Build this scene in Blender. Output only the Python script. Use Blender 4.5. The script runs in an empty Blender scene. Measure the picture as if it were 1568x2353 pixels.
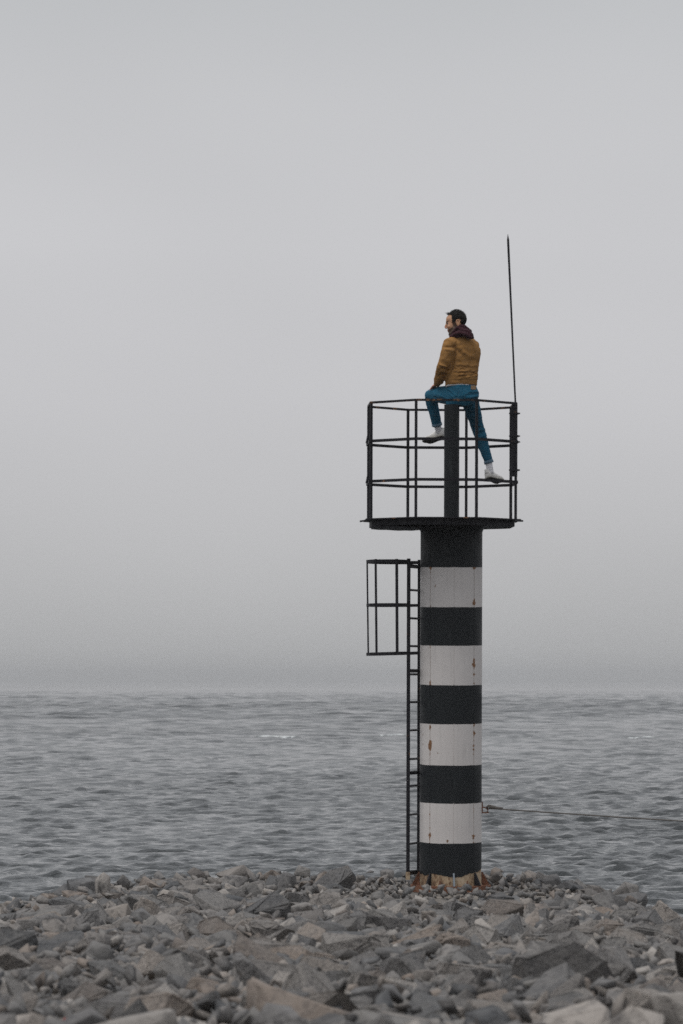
import bpy, bmesh, math, random
import numpy as np
from mathutils import Vector, Matrix, noise

scene = bpy.context.scene
C = scene.collection
R = math.radians

# ------------------------------------------------------------------ camera
EYE = 3.2                       # eye height above the sea
FPX = 9000.0                    # focal length in units of a 2352 high picture
HOR = 1559.0                    # row of the eye level in that picture
cam_d = bpy.data.cameras.new('camera')
cam = bpy.data.objects.new('camera', cam_d); C.objects.link(cam)
cam.location = (0, 0, EYE); cam.rotation_euler = (R(90), 0, 0)
cam_d.sensor_fit = 'VERTICAL'; cam_d.sensor_height = 36; cam_d.sensor_width = 24
cam_d.lens = 36 * FPX / 2352
cam_d.shift_y = (HOR - 1176) / 2352
cam_d.clip_start = 0.5; cam_d.clip_end = 9000
cam_d.dof.use_dof = True; cam_d.dof.focus_distance = 56.0; cam_d.dof.aperture_fstop = 6.6
scene.camera = cam

# ------------------------------------------------------------------ world
world = bpy.data.worlds.new('World'); scene.world = world; world.use_nodes = True
nt = world.node_tree; nt.nodes.clear()
def wn(t, **k):
    n = nt.nodes.new(t)
    for a, b in k.items(): setattr(n, a, b)
    return n
out = wn('ShaderNodeOutputWorld'); bg = wn('ShaderNodeBackground'); bg.inputs[1].default_value = 0.1
sky = wn('ShaderNodeTexSky'); sky.sky_type = 'NISHITA'; sky.sun_disc = False
sky.sun_elevation = R(66); sky.sun_rotation = R(230); sky.dust_density = 6; sky.air_density = 1
hs = wn('ShaderNodeHueSaturation'); hs.inputs['Saturation'].default_value = 0.12
tc = wn('ShaderNodeTexCoord'); sx = wn('ShaderNodeSeparateXYZ')
ramp = wn('ShaderNodeValToRGB')
el = ramp.color_ramp.elements
# overcast layer: grey sea mist low down, pale cloud above, brightest overhead
stops = [(0.0, (.300,.305,.312)), (0.499, (.375,.380,.388)), (0.501, (.445,.450,.456)), (0.510, (.505,.508,.515)), (0.522, (.565,.566,.578)),
         (0.536, (.610,.610,.628)), (0.555, (.640,.642,.662)), (0.575, (.600,.606,.624)), (0.588, (.552,.566,.584)),
         (0.75, (.70,.72,.76)), (1.0, (.93,.95,.99))]
while len(el) > 1: el.remove(el[-1])
el[0].position = stops[0][0]; el[0].color = stops[0][1] + (1,)
for p, c in stops[1:]:
    e = el.new(p); e.color = c + (1,)
ramp.color_ramp.interpolation = 'LINEAR'
mr = wn('ShaderNodeMapRange'); mr.inputs['From Min'].default_value = -1; mr.inputs['From Max'].default_value = 1
wno = wn('ShaderNodeTexNoise'); wno.inputs['Scale'].default_value = 5; wno.inputs['Detail'].default_value = 2
wmap = wn('ShaderNodeMapping'); wmap.inputs['Scale'].default_value = (1, 1, 2.5)
wm2 = wn('ShaderNodeMath', operation='MULTIPLY_ADD'); wm2.inputs[1].default_value = 1.8; wm2.inputs[2].default_value = 8.6
sc_ = wn('ShaderNodeVectorMath', operation='SCALE')
mix = wn('ShaderNodeMix', data_type='RGBA'); mix.inputs[0].default_value = 0.94
lk = nt.links.new
lk(tc.outputs['Generated'], sx.inputs[0]); lk(sx.outputs['Z'], mr.inputs['Value']); lk(mr.outputs[0], ramp.inputs[0])
lk(tc.outputs['Generated'], wmap.inputs[0]); lk(wmap.outputs[0], wno.inputs[0])
lk(wno.outputs[0], wm2.inputs[0]); lk(ramp.outputs[0], sc_.inputs[0]); lk(wm2.outputs[0], sc_.inputs['Scale'])
lk(sky.outputs[0], hs.inputs['Color']); lk(hs.outputs[0], mix.inputs[6]); lk(sc_.outputs[0], mix.inputs[7])
lk(mix.outputs[2], bg.inputs[0]); lk(bg.outputs[0], out.inputs[0])

sun_d = bpy.data.lights.new('sun', 'SUN'); sun_d.energy = 1.3; sun_d.angle = R(24); sun_d.color = (1, .97, .93)
sun = bpy.data.objects.new('sun', sun_d); C.objects.link(sun)
sun.rotation_euler = (R(24), 0, R(-50)); sun.location = (-5, -5, 20)

vs = scene.view_settings
vs.view_transform = 'Standard'; vs.look = 'None'; vs.exposure = 0.0; vs.gamma = 1.0; vs.use_curve_mapping = False
scene.cycles.use_denoising = False      # keeps the fine grain of the sea and the stones
scene.cycles.volume_bounces = 2
scene.cycles.max_bounces = 6

# ------------------------------------------------------------------ helpers
class MB:
    def __init__(s): s.v = []; s.f = []
    def add(s, v, f):
        o = len(s.v); s.v += [Vector(p) for p in v]; s.f += [tuple(i + o for i in q) for q in f]; return s
    def box(s, lo, hi):
        x0, y0, z0 = lo; x1, y1, z1 = hi
        return s.add([(x0,y0,z0),(x1,y0,z0),(x1,y1,z0),(x0,y1,z0),(x0,y0,z1),(x1,y0,z1),(x1,y1,z1),(x0,y1,z1)],
                     [(0,3,2,1),(4,5,6,7),(0,1,5,4),(1,2,6,5),(2,3,7,6),(3,0,4,7)])
    def bar(s, a, b, w, t, up=(0,0,1)):
        a = Vector(a); b = Vector(b); d = (b - a).normalized(); up = Vector(up)
        sd = d.cross(up)
        if sd.length < 1e-4: sd = d.cross(Vector((1,0,0)))
        sd.normalize(); u = sd.cross(d).normalized()
        c = [(-1,-1),(1,-1),(1,1),(-1,1)]
        v = [p + sd*(i*w/2) + u*(j*t/2) for p in (a, b) for i, j in c]
        return s.add(v, [(0,1,2,3),(7,6,5,4),(0,4,5,1),(1,5,6,2),(2,6,7,3),(3,7,4,0)])
    def tube(s, pts, rad, n=10, flat=1.0, ref=(0,0,1), cap=True):
        pts = [Vector(p) for p in pts]
        if not hasattr(rad, '__len__'): rad = [rad]*len(pts)
        o = len(s.v); m = len(pts); prev = None
        for i, p in enumerate(pts):
            d = (pts[min(i+1, m-1)] - pts[max(i-1, 0)]).normalized()
            if prev is None:
                sd = d.cross(Vector(ref))
                if sd.length < 1e-3: sd = d.cross(Vector((1,0,0)))
            else: sd = prev - d * prev.dot(d)
            sd.normalize(); prev = sd; u = sd.cross(d)
            for k in range(n):
                a = 2*math.pi*k/n
                s.v.append(p + sd*(math.cos(a)*rad[i]) + u*(math.sin(a)*rad[i]*flat))
        for i in range(m-1):
            for k in range(n):
                a = o+i*n+k; b = o+i*n+(k+1)%n
                s.f.append((a, b, b+n, a+n))
        if cap:
            s.f.append(tuple(o+k for k in range(n))[::-1]); s.f.append(tuple(o+(m-1)*n+k for k in range(n)))
        return s
    def rings(s, rs, n=24, power=2.0):
        """closed loft: rs = list of (centre, axis1, axis2)"""
        o = len(s.v)
        for c, a1, a2 in rs:
            c = Vector(c); a1 = Vector(a1); a2 = Vector(a2)
            for k in range(n):
                t = 2*math.pi*k/n; ct, st = math.cos(t), math.sin(t)
                e = 2.0/power
                s.v.append(c + a1*(abs(ct)**e*(1 if ct >= 0 else -1)) + a2*(abs(st)**e*(1 if st >= 0 else -1)))
        m = len(rs)
        for i in range(m-1):
            for k in range(n):
                a = o+i*n+k; b = o+i*n+(k+1)%n
                s.f.append((a, b, b+n, a+n))
        s.f.append(tuple(o+k for k in range(n))[::-1]); s.f.append(tuple(o+(m-1)*n+k for k in range(n)))
        return s
    def ball(s, c, r, rot=None, nu=20, nv=12):
        c = Vector(c); r = r if hasattr(r, '__len__') else (r, r, r); o = len(s.v)
        for j in range(1, nv):
            ph = math.pi*j/nv
            for i in range(nu):
                th = 2*math.pi*i/nu
                p = Vector((r[0]*math.sin(ph)*math.cos(th), r[1]*math.sin(ph)*math.sin(th), r[2]*math.cos(ph)))
                if rot: p = rot @ p
                s.v.append(c + p)
        t = Vector((0,0,r[2])); b = Vector((0,0,-r[2]))
        if rot: t = rot @ t; b = rot @ b
        s.v += [c+t, c+b]; it = len(s.v)-2; ib = it+1
        for j in range(nv-2):
            for i in range(nu):
                a = o+j*nu+i; b2 = o+j*nu+(i+1)%nu
                s.f.append((a, a+nu, b2+nu, b2))
        for i in range(nu):
            s.f.append((it, o+i, o+(i+1)%nu)); s.f.append((ib, o+(nv-2)*nu+(i+1)%nu, o+(nv-2)*nu+i))
        return s
    def xform(s, fn): s.v = [fn(p) for p in s.v]; return s
    def mesh(s, name, mat=None, smooth=False):
        me = bpy.data.meshes.new(name); me.from_pydata([tuple(p) for p in s.v], [], s.f)
        bm = bmesh.new(); bm.from_mesh(me); bmesh.ops.recalc_face_normals(bm, faces=bm.faces); bm.to_mesh(me); bm.free()
        if mat: me.materials.append(mat)
        if smooth: me.polygons.foreach_set('use_smooth', [True]*len(me.polygons))
        return me
    def build(s, name, mat, parent=None, smooth=False, loc=None):
        o = bpy.data.objects.new(name, s.mesh(name, mat, smooth)); C.objects.link(o)
        if parent: o.parent = parent
        if loc is not None: o.location = loc
        return o
def tag(o, label=None, cat=None, group=None, kind=None):
    if label: o['label'] = label
    if cat: o['category'] = cat
    if group: o['group'] = group
    if kind: o['kind'] = kind
    return o
def empty(name, loc):
    o = bpy.data.objects.new(name, None); C.objects.link(o); o.location = loc; o.empty_display_size = .2; return o
def sharp_smooth(o, deg=35):
    me = o.data
    me.polygons.foreach_set('use_smooth', [True]*len(me.polygons))
    me.set_sharp_from_angle(angle=R(deg)); return o

# ------------------------------------------------------------------ materials
class Mat:
    def __init__(s, name, base=(.5,.5,.5), rough=.6, **kw):
        s.m = bpy.data.materials.new(name); s.m.use_nodes = True; s.t = s.m.node_tree
        s.b = s.t.nodes['Principled BSDF']; s.b.inputs['Base Color'].default_value = tuple(base)+(1,)
        s.b.inputs['Roughness'].default_value = rough
        for k, v in kw.items(): s.b.inputs[k].default_value = v
        s._tc = None
    def n(s, t, **k):
        x = s.t.nodes.new(t)
        for a, b in k.items(): setattr(x, a, b)
        return x
    def link(s, a, b): s.t.links.new(a, b)
    def coord(s, kind='Object', scale=(1,1,1)):
        if s._tc is None: s._tc = s.n('ShaderNodeTexCoord')
        mp = s.n('ShaderNodeMapping'); mp.inputs['Scale'].default_value = scale
        s.link(s._tc.outputs[kind], mp.inputs[0]); return mp.outputs[0]
    def noise(s, co, scale, detail=4, rough=.55, dist=0):
        x = s.n('ShaderNodeTexNoise'); x.inputs['Scale'].default_value = scale; x.inputs['Detail'].default_value = detail
        x.inputs['Roughness'].default_value = rough; x.inputs['Distortion'].default_value = dist
        if co is not None: s.link(co, x.inputs[0])
        return x.outputs[0]
    def ramp(s, f, stops):
        x = s.n('ShaderNodeValToRGB'); e = x.color_ramp.elements
        while len(e) > 1: e.remove(e[-1])
        def c4(c): return (c, c, c, 1) if not hasattr(c, '__len__') else tuple(c)+(1,)
        e[0].position = stops[0][0]; e[0].color = c4(stops[0][1])
        for p, c in stops[1:]: q = e.new(p); q.color = c4(c)
        s.link(f, x.inputs[0]); return x.outputs[0]
    def mix(s, f, a, b, blend='MIX'):
        x = s.n('ShaderNodeMix', data_type='RGBA', blend_type=blend)
        for i, v in ((0, f), (6, a), (7, b)):
            if hasattr(v, 'is_linked') or hasattr(v, 'links'): s.link(v, x.inputs[i])
            elif i == 0: x.inputs[0].default_value = v
            else: x.inputs[i].default_value = tuple(v)+(1,)
        return x.outputs[2]
    def math(s, op, a, b=None, c=None, clamp=False):
        x = s.n('ShaderNodeMath', operation=op); x.use_clamp = clamp
        for i, v in enumerate((a, b, c)):
            if v is None: continue
            if hasattr(v, 'links'): s.link(v, x.inputs[i])
            else: x.inputs[i].default_value = v
        return x.outputs[0]
    def bump(s, h, strength=.3, dist=.01):
        x = s.n('ShaderNodeBump'); x.inputs['Strength'].default_value = strength; x.inputs['Distance'].default_value = dist
        s.link(h, x.inputs['Height']); s.link(x.outputs[0], s.b.inputs['Normal'])
    def col(s, c): s.link(c, s.b.inputs['Base Color'])
    def rgh(s, c): s.link(c, s.b.inputs['Roughness'])

def m_black_steel(name='black_painted_steel', rust=.66):
    m = Mat(name, rough=.5); m.b.inputs['Specular IOR Level'].default_value = .22
    co = m.coord(); n1 = m.noise(co, 9, 6, .65); n2 = m.noise(co, 60, 3)
    base = m.mix(n2, (.005,.005,.008), (.014,.013,.017))
    rc = m.mix(n2, (.10,.045,.022), (.24,.13,.07))
    f = m.ramp(n1, [(rust, 0.0), (rust+.05, 1.0)])
    m.col(m.mix(f, base, rc)); m.bump(n1, .3, .004); m.rgh(m.ramp(n1, [(.4,.45),(.75,.85)]))
    return m.m
BLACK = m_black_steel(); TOPRAIL = m_black_steel('worn_black_rail_paint', .55)

def m_tower_black():
    m = Mat('black_tower_paint', rough=.55); m.b.inputs['Specular IOR Level'].default_value = .25
    co = m.coord(); co2 = m.coord('Object', (1,1,.12))
    n = m.noise(co, 3, 6, .6); st = m.noise(co2, 30, 3)
    c = m.mix(n, (.004,.006,.0075), (.0115,.0145,.017))
    c = m.mix(m.ramp(st, [(.6,0),(.8,.35)]), c, (.06,.068,.07))
    sp = m.noise(co, 38, 2); c = m.mix(m.ramp(sp, [(.80,0),(.83,.8)]), c, (.25,.25,.23))
    m.col(c); m.bump(m.noise(co, 12, 5), .25, .004); m.rgh(m.ramp(n, [(.3,.42),(.7,.7)])); return m.m
TBLACK = m_tower_black()

SEAMS = [(-.218, .9), (.226, 1.2), (.02, 0.15)]       # x of the plate joints on the side we see, and how rusty each is
def m_tower_white():
    m = Mat('weathered_white_tower_paint', rough=.6)
    co = m.coord(); co2 = m.coord('Object', (1,1,.06))
    n = m.noise(co, 2.2, 6, .6); fine = m.noise(co, 45, 4); st = m.noise(co2, 26, 4)
    c = m.mix(n, (.50,.468,.452), (.66,.63,.612))
    c = m.mix(m.ramp(st, [(.52,0),(.72,.35)]), c, (.40,.385,.37))
    c = m.mix(m.ramp(fine, [(.62,0),(.75,.3)]), c, (.42,.40,.38))
    sep = m.n('ShaderNodeSeparateXYZ'); m.link(co, sep.inputs[0])
    wob = m.noise(m.coord('Object', (1,1,1)), 14, 3)
    lown = m.noise(m.coord('Object', (.2,.2,1)), 11, 3, .6)
    drip = m.noise(m.coord('Object', (3,3,.6)), 14, 3, .6)
    for sxp, amt in SEAMS:
        d = m.math('ABSOLUTE', m.math('SUBTRACT', sep.outputs['X'], sxp))
        # thin joint line
        line = m.math('LESS_THAN', d, .0022)
        c = m.mix(m.math('MULTIPLY', line, .75 if amt > .5 else .3), c, (.22,.18,.15))
        if amt > .5:
            wdt = m.math('MULTIPLY', m.ramp(lown, [(.50,.0),(.56,.35),(.66,1.0)]), .022*amt)
            blot = m.math('MULTIPLY', m.math('SUBTRACT', wdt, m.math('ADD', d, m.math('MULTIPLY', m.math('SUBTRACT', drip, .42), .03))), 260, clamp=True)
            c = m.mix(blot, c, m.mix(fine, (.09,.035,.016), (.30,.155,.065)))
    # scattered chips
    ch = m.noise(m.coord('Object', (1,1,.6)), 13, 3, .5)
    c = m.mix(m.ramp(ch, [(.735,0),(.755,.9)]), c, (.16,.08,.03))
    m.col(c); m.bump(m.noise(co, 10, 5), .3, .004); return m.m
TWHITE = m_tower_white()

def m_bare():
    m = Mat('peeling_rusty_primer', rough=.85)
    co = m.coord(); co2 = m.coord('Object', (1,1,.55))
    n = m.noise(co2, 9, 6, .72); n2 = m.noise(co, 40, 5)
    c = m.ramp(n, [(.30,(.02,.018,.016)),(.38,(.07,.04,.022)),(.45,(.20,.125,.07)),(.52,(.38,.29,.19)),(.72,(.44,.36,.26))])
    c = m.mix(m.ramp(n2, [(.5,0),(.7,.5)]), c, (.12,.07,.04))
    m.col(c); m.bump(n, .6, .01); return m.m
BARE = m_bare()
def m_rust():
    m = Mat('rust', rough=.9); co = m.coord(); n = m.noise(co, 25, 5, .7)
    m.col(m.ramp(n, [(.3,(.035,.018,.012)),(.5,(.16,.06,.028)),(.7,(.20,.105,.065))])); m.bump(n, .6, .008); return m.m
RUST = m_rust()
def m_gray_gusset():
    m = Mat('bluish_grey_paint', rough=.6); co = m.coord(); n = m.noise(co, 20, 4)
    m.col(m.mix(n, (.10,.12,.14), (.22,.25,.28))); return m.m
GUSS = m_gray_gusset()

def m_stone(name='stone'):
    m = Mat(name, rough=.85); m.b.inputs['Specular IOR Level'].default_value = .2
    oi = m.n('ShaderNodeObjectInfo'); at = m.n('ShaderNodeAttribute'); at.attribute_name = 'tint'
    rnd = m.math('FRACT', m.math('ADD', oi.outputs['Random'], at.outputs['Fac']))
    # world-sized grain, shifted stone by stone
    co = m.coord(); ad = m.n('ShaderNodeVectorMath', operation='ADD'); cmb = m.n('ShaderNodeCombineXYZ')
    m.link(m.math('MULTIPLY', rnd, 37), cmb.inputs[0]); m.link(m.math('MULTIPLY', rnd, 91), cmb.inputs[2])
    m.link(co, ad.inputs[0]); m.link(cmb.outputs[0], ad.inputs[1]); v = ad.outputs[0]
    base = m.ramp(rnd, [(0,(.105,.108,.115)),(.12,(.20,.19,.18)),(.25,(.075,.085,.098)),(.38,(.24,.215,.195)),(.5,(.145,.145,.15)),
                        (.60,(.235,.20,.17)),(.66,(.125,.13,.14)),(.78,(.205,.19,.178)),(.86,(.34,.31,.28)),(.92,(.22,.165,.125)),(1,(.12,.122,.128))]); gm = m.n('ShaderNodeGamma'); gm.inputs[1].default_value = 1.2
    hs_ = m.n('ShaderNodeHueSaturation'); hs_.inputs['Saturation'].default_value = .62; m.link(base, hs_.inputs['Color']); m.link(hs_.outputs[0], gm.inputs[0]); base = m.mix(1.0, gm.outputs[0], (1.28,1.265,1.25), 'MULTIPLY')
    n = m.noise(v, 2.6, 6, .65, .3); n2 = m.noise(v, 11, 5, .6)
    c = m.mix(m.ramp(n, [(.33,.0),(.7,.9)]), base, m.mix(.45, base, (.26,.245,.23)))
    c = m.mix(m.ramp(n2, [(.32,.65),(.50,0)]), c, (.045,.045,.048))
    warm = m.noise(v, 1.7, 3, .5); c = m.mix(m.ramp(warm, [(.62,0),(.74,.25)]), c, (.22,.175,.135))
    m.col(c); m.bump(m.noise(v, 6, 6, .65), .8, .05); return m.m
STONE = m_stone()
def m_gravel():
    m = Mat('rubble_ground', rough=.95)
    co = m.coord(); vo = m.n('ShaderNodeTexVoronoi'); vo.inputs['Scale'].default_value = 14; m.link(co, vo.inputs[0])
    n = m.noise(co, 1.6, 6); n2 = m.noise(co, 30, 5)
    c = m.mix(vo.outputs['Color'], (.10,.10,.10), (.3,.3,.3))
    bw = m.n('ShaderNodeRGBToBW'); m.link(vo.outputs['Color'], bw.inputs[0])
    c = m.mix(bw.outputs[0], (.07,.07,.07), (.25,.225,.20)); c = m.mix(m.ramp(n,[(.4,0),(.7,.6)]), c, (.30,.25,.20))
    m.col(m.mix(m.ramp(n2,[(.4,.5),(.6,0)]), c, (.08,.08,.08))); m.bump(vo.outputs['Distance'], 1, .05); return m.m
GRAVEL = m_gravel()

def m_sea():
    m = Mat('sea_water', base=(.022,.040,.042), rough=.05)
    m.b.inputs['IOR'].default_value = 1.33
    co = m.coord('Object', (1, .55, 1)); co2 = m.coord('Object', (.5, .5, 1))
    a = m.noise(co, 3.2, 4, .6, .4); b = m.noise(co, 9, 3, .6); big = m.noise(co2, .03, 3)
    h = m.math('ADD', m.math('MULTIPLY', a, 1.0), m.math('MULTIPLY', b, .35))
    at = m.n('ShaderNodeAttribute'); at.attribute_name = 'chop'
    far = m.noise(m.coord('Object', (1, .45, 1)), .9, 3, .55, .3)
    h = m.math('ADD', h, m.math('MULTIPLY', m.math('MULTIPLY', far, at.outputs['Fac']), 4.0))
    m.bump(h, .9, .05)
    m.col(m.mix(big, (.006,.009,.010), (.012,.016,.017)))
    m.rgh(m.ramp(big, [(.35,.04),(.65,.10)]))
    return m.m
SEA = m_sea()

# ------------------------------------------------------------------ sea
def make_sea():
    rng = np.random.RandomState(4)
    ys = [-60, -30, 0, 20, 34, 40]; y = 42.0
    while y < 3000: ys.append(y); y += .098*(y/60)
    ys.append(3000); ys = np.array(ys)
    c0 = np.linspace(-.86, .86, 212); w_ = c0[1]-c0[0]; side = []; p_ = .86
    for i in range(46): w_ *= 1.062; p_ += w_*1.0; side.append(p_)
    side = np.array(side); s = np.concatenate([-side[::-1], c0, side])
    outer = np.array([.25, .6, 1.0])
    D = np.clip(ys, 42, None)
    half = .125*D + 1.5
    X = half[:, None]*s[None, :]
    lim = 3000.0
    edge = half*side[-1]
    right = edge[:, None] + (lim-edge)[:, None]*(outer**2)[None, :]
    X = np.concatenate([-right[:, ::-1], X, right], 1)
    Y = np.repeat(ys[:, None], X.shape[1], 1)
    Z = np.zeros_like(X); SX = np.zeros_like(X); SY = np.zeros_like(X)
    dy = np.gradient(ys)[:, None]
    dense = np.zeros(X.shape[1]); dense[3+4:-3-4] = 1
    # patchy gusts
    gust = .85 + .15*np.sin(X*.11+Y*.021+1)*np.sin(Y*.047-X*.05) + .10*np.sin(X*.31-Y*.09)
    dx = np.abs(np.gradient(X, axis=1)); sp_ = np.maximum(dy, dx*.9)
    sidew = np.clip((np.abs(X)/half[:, None]-.95)/.5, 0, 1)
    far_w = np.maximum(np.clip((Y-110)/260, 0, 1), sidew*.9)*np.clip(1.2-Y/3000, .3, 1)
    for i in range(175):
        lam = .26*(4.6)**rng.rand() if i < 98 else (1.9*3.4**rng.rand() if i < 118 else 1.2*3.6**rng.rand())
        th = R(-90+8) + (R(40) if i < 98 else R(22))*rng.randn()
        k = 2*math.pi/lam; kx = k*math.cos(th); ky = k*math.sin(th)
        A = (.0067*lam**.62 if i < 98 else (.0011*lam if i < 118 else (.0083*lam*far_w)))*(.4+rng.rand())
        att = np.clip((lam/np.maximum(sp_, 1e-3)-1.7)/1.3, 0, 1)*dense[None, :]
        ph = kx*X+ky*Y+rng.rand()*6.28
        w = np.sin(ph)
        Z += A*att*w*gust
        SX += A*1.05*att*np.cos(ph)*math.cos(th)*gust; SY += A*1.05*att*np.cos(ph)*math.sin(th)*gust
    nr, nc = X.shape
    co = np.stack([X+SX, Y+SY*.8, Z], -1).reshape(-1, 3)
    idx = np.arange(nr*nc).reshape(nr, nc)
    f = np.stack([idx[:-1, :-1], idx[:-1, 1:], idx[1:, 1:], idx[1:, :-1]], -1).reshape(-1, 4)
    me = bpy.data.meshes.new('sea')
    me.vertices.add(len(co)); me.vertices.foreach_set('co', co.ravel())
    me.loops.add(f.size); me.loops.foreach_set('vertex_index', f.ravel())
    me.polygons.add(len(f)); me.polygons.foreach_set('loop_start', np.arange(0, f.size, 4))
    me.update(calc_edges=True); me.polygons.foreach_set('use_smooth', [True]*len(f))
    at = me.attributes.new('chop', 'FLOAT', 'POINT')
    ch = np.maximum(np.clip((Y-110)/260, 0, 1), sidew); at.data.foreach_set('value', ch.ravel().astype(np.float32))
    me.materials.append(SEA)
    o = bpy.data.objects.new('sea', me); C.objects.link(o); tag(o, kind='structure')
make_sea()

# thin lines of foam far out
FOAM = Mat('sea_foam', (.5,.52,.52), .9).m
fm = MB(); rf = random.Random(3)
def sea_pt(px, py): 
    D = EYE*FPX/(py-HOR); return Vector(((px-784)/FPX*D, D, .0))
for (a, b, py) in ((588, 684, 1694.5), (1440, 1506, 1697), (868, 932, 1691), (640, 668, 1697)):
    n = 16; pts = []
    for i in range(n+1):
        t = i/n; p = sea_pt(a+(b-a)*t, py + 1.0*math.sin(t*5+a)); w = (.35*math.sin(math.pi*t)*(.3+rf.random()))
        pts.append((p + Vector((0, -w, .04)), p + Vector((0, w, .04)), p + Vector((0, 0, .11))))
    for i in range(n):
        a0, a1, a2 = pts[i]; b0, b1, b2 = pts[i+1]
        fm.add([a0, a1, a2, b0, b1, b2], [(0,3,5,2),(2,5,4,1),(0,1,4,3)])
tag(fm.build('sea_foam', FOAM), 'thin white streaks of foam far out on the grey sea', 'foam', kind='stuff')

# ------------------------------------------------------------------ rubble mound
def gz(x, y):
    z = 1.005
    z -= .050*max(0, -x-1.2)**2 * min(1, max(0, (y-24)/12))
    z -= .14*max(0, x-1.7)**2 * min(1, max(0, (y-24)/12))
    z -= .30*max(0, -x-4)**1.2 + .30*max(0, x-4.0)**1.2
    z += .0355*max(0, 36.5-max(y, 14.5))
    back = 42.2 - .12*max(0, abs(x-.5)-2.0)**1.5
    z -= .65*max(0, y-back)
    flat = max(0, 1-((x-1.1)**2+(y-40)**2)/2.2)
    z += .02*min(1, flat*2)
    z += (1-flat)*(.05*noise.noise(Vector((x*.6, y*.6, 3))) + .03*noise.noise(Vector((x*2, y*2, 9))))
    return max(z, -1.2)
nx, ny = 90, 220
mb = MB()
for j in range(ny):
    y = -25 + (72)*j/(ny-1)
    for i in range(nx):
        x = -14 + 28*i/(nx-1)
        mb.v.append(Vector((x, y, gz(x, y))))
mb.f = [(j*nx+i, j*nx+i+1, (j+1)*nx+i+1, (j+1)*nx+i) for j in range(ny-1) for i in range(nx-1)]
mound = mb.build('rubble_mound', GRAVEL, smooth=True); tag(mound, kind='structure')

def stone_mesh(seed, pts=16, bev=.035, seg=2):
    r = random.Random(seed); bm = bmesh.new()
    e = (r.uniform(.8, 1.15), r.uniform(.6, .9), r.uniform(.38, .7))
    for i in range(pts):
        v = Vector((r.gauss(0,1), r.gauss(0,1), r.gauss(0,1))).normalized()
        v = Vector((max(-.72, min(.72, v.x)), max(-.72, min(.72, v.y)), max(-.72, min(.72, v.z))))
        k = r.uniform(.85, 1.1); bm.verts.new((v.x*e[0]*k, v.y*e[1]*k, v.z*e[2]*k))
    h = bmesh.ops.convex_hull(bm, input=bm.verts)
    for v in [g for g in h['geom_interior'] if isinstance(g, bmesh.types.BMVert)]: bm.verts.remove(v)
    bmesh.ops.dissolve_limit(bm, angle_limit=R(14), verts=bm.verts, edges=bm.edges)
    if bev: bmesh.ops.bevel(bm, geom=bm.edges[:], offset=bev, segments=seg, profile=.5, affect='EDGES', clamp_overlap=True)
    if bev: 
        for v in bm.verts: v.co += v.normal*(.03*r.uniform(-1, 1))
    bmesh.ops.triangulate(bm, faces=bm.faces)
    me = bpy.data.meshes.new('stone'); bm.to_mesh(me); bm.free(); me.materials.append(STONE)
    return me
variants = [stone_mesh(i*7+3, 13+i % 6) for i in range(22)]
mid_var = [stone_mesh(900+i*3, 12+i % 4, .05, 1) for i in range(14)]
low_var = [stone_mesh(1300+i*3, 13+i % 5, 0) for i in range(14)]
small_var = [stone_mesh(500+i, 9, 0) for i in range(10)]

rs = random.Random(21)
placed = []      # x, y, r
grid = {}
def free(x, y, r, k):
    gx, gy = int(x/.5), int(y/.5)
    for a in range(gx-1, gx+2):
        for b in range(gy-1, gy+2):
            for (X, Y, q) in grid.get((a, b), ()):
                if (X-x)**2+(Y-y)**2 < (k*(r+q))**2: return False
    return True
def put(x, y, r):
    placed.append((x, y, r)); grid.setdefault((int(x/.5), int(y/.5)), []).append((x, y, r))
stones = []      # mesh, loc, rot, scale, size
def add_stone(me, x, y, r, dz=0, rot=None, sc=None):
    rot = rot or (max(-.75,min(.75,rs.gauss(0,.42))), max(-.75,min(.75,rs.gauss(0,.42))), rs.uniform(0, 6.28))
    sc = sc or (r*rs.uniform(1.1,1.6), r*rs.uniform(.9,1.2), r*rs.uniform(1.05,1.6))
    stones.append((me, Vector((x, y, gz(x, y)+dz)), rot, sc, r))
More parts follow.
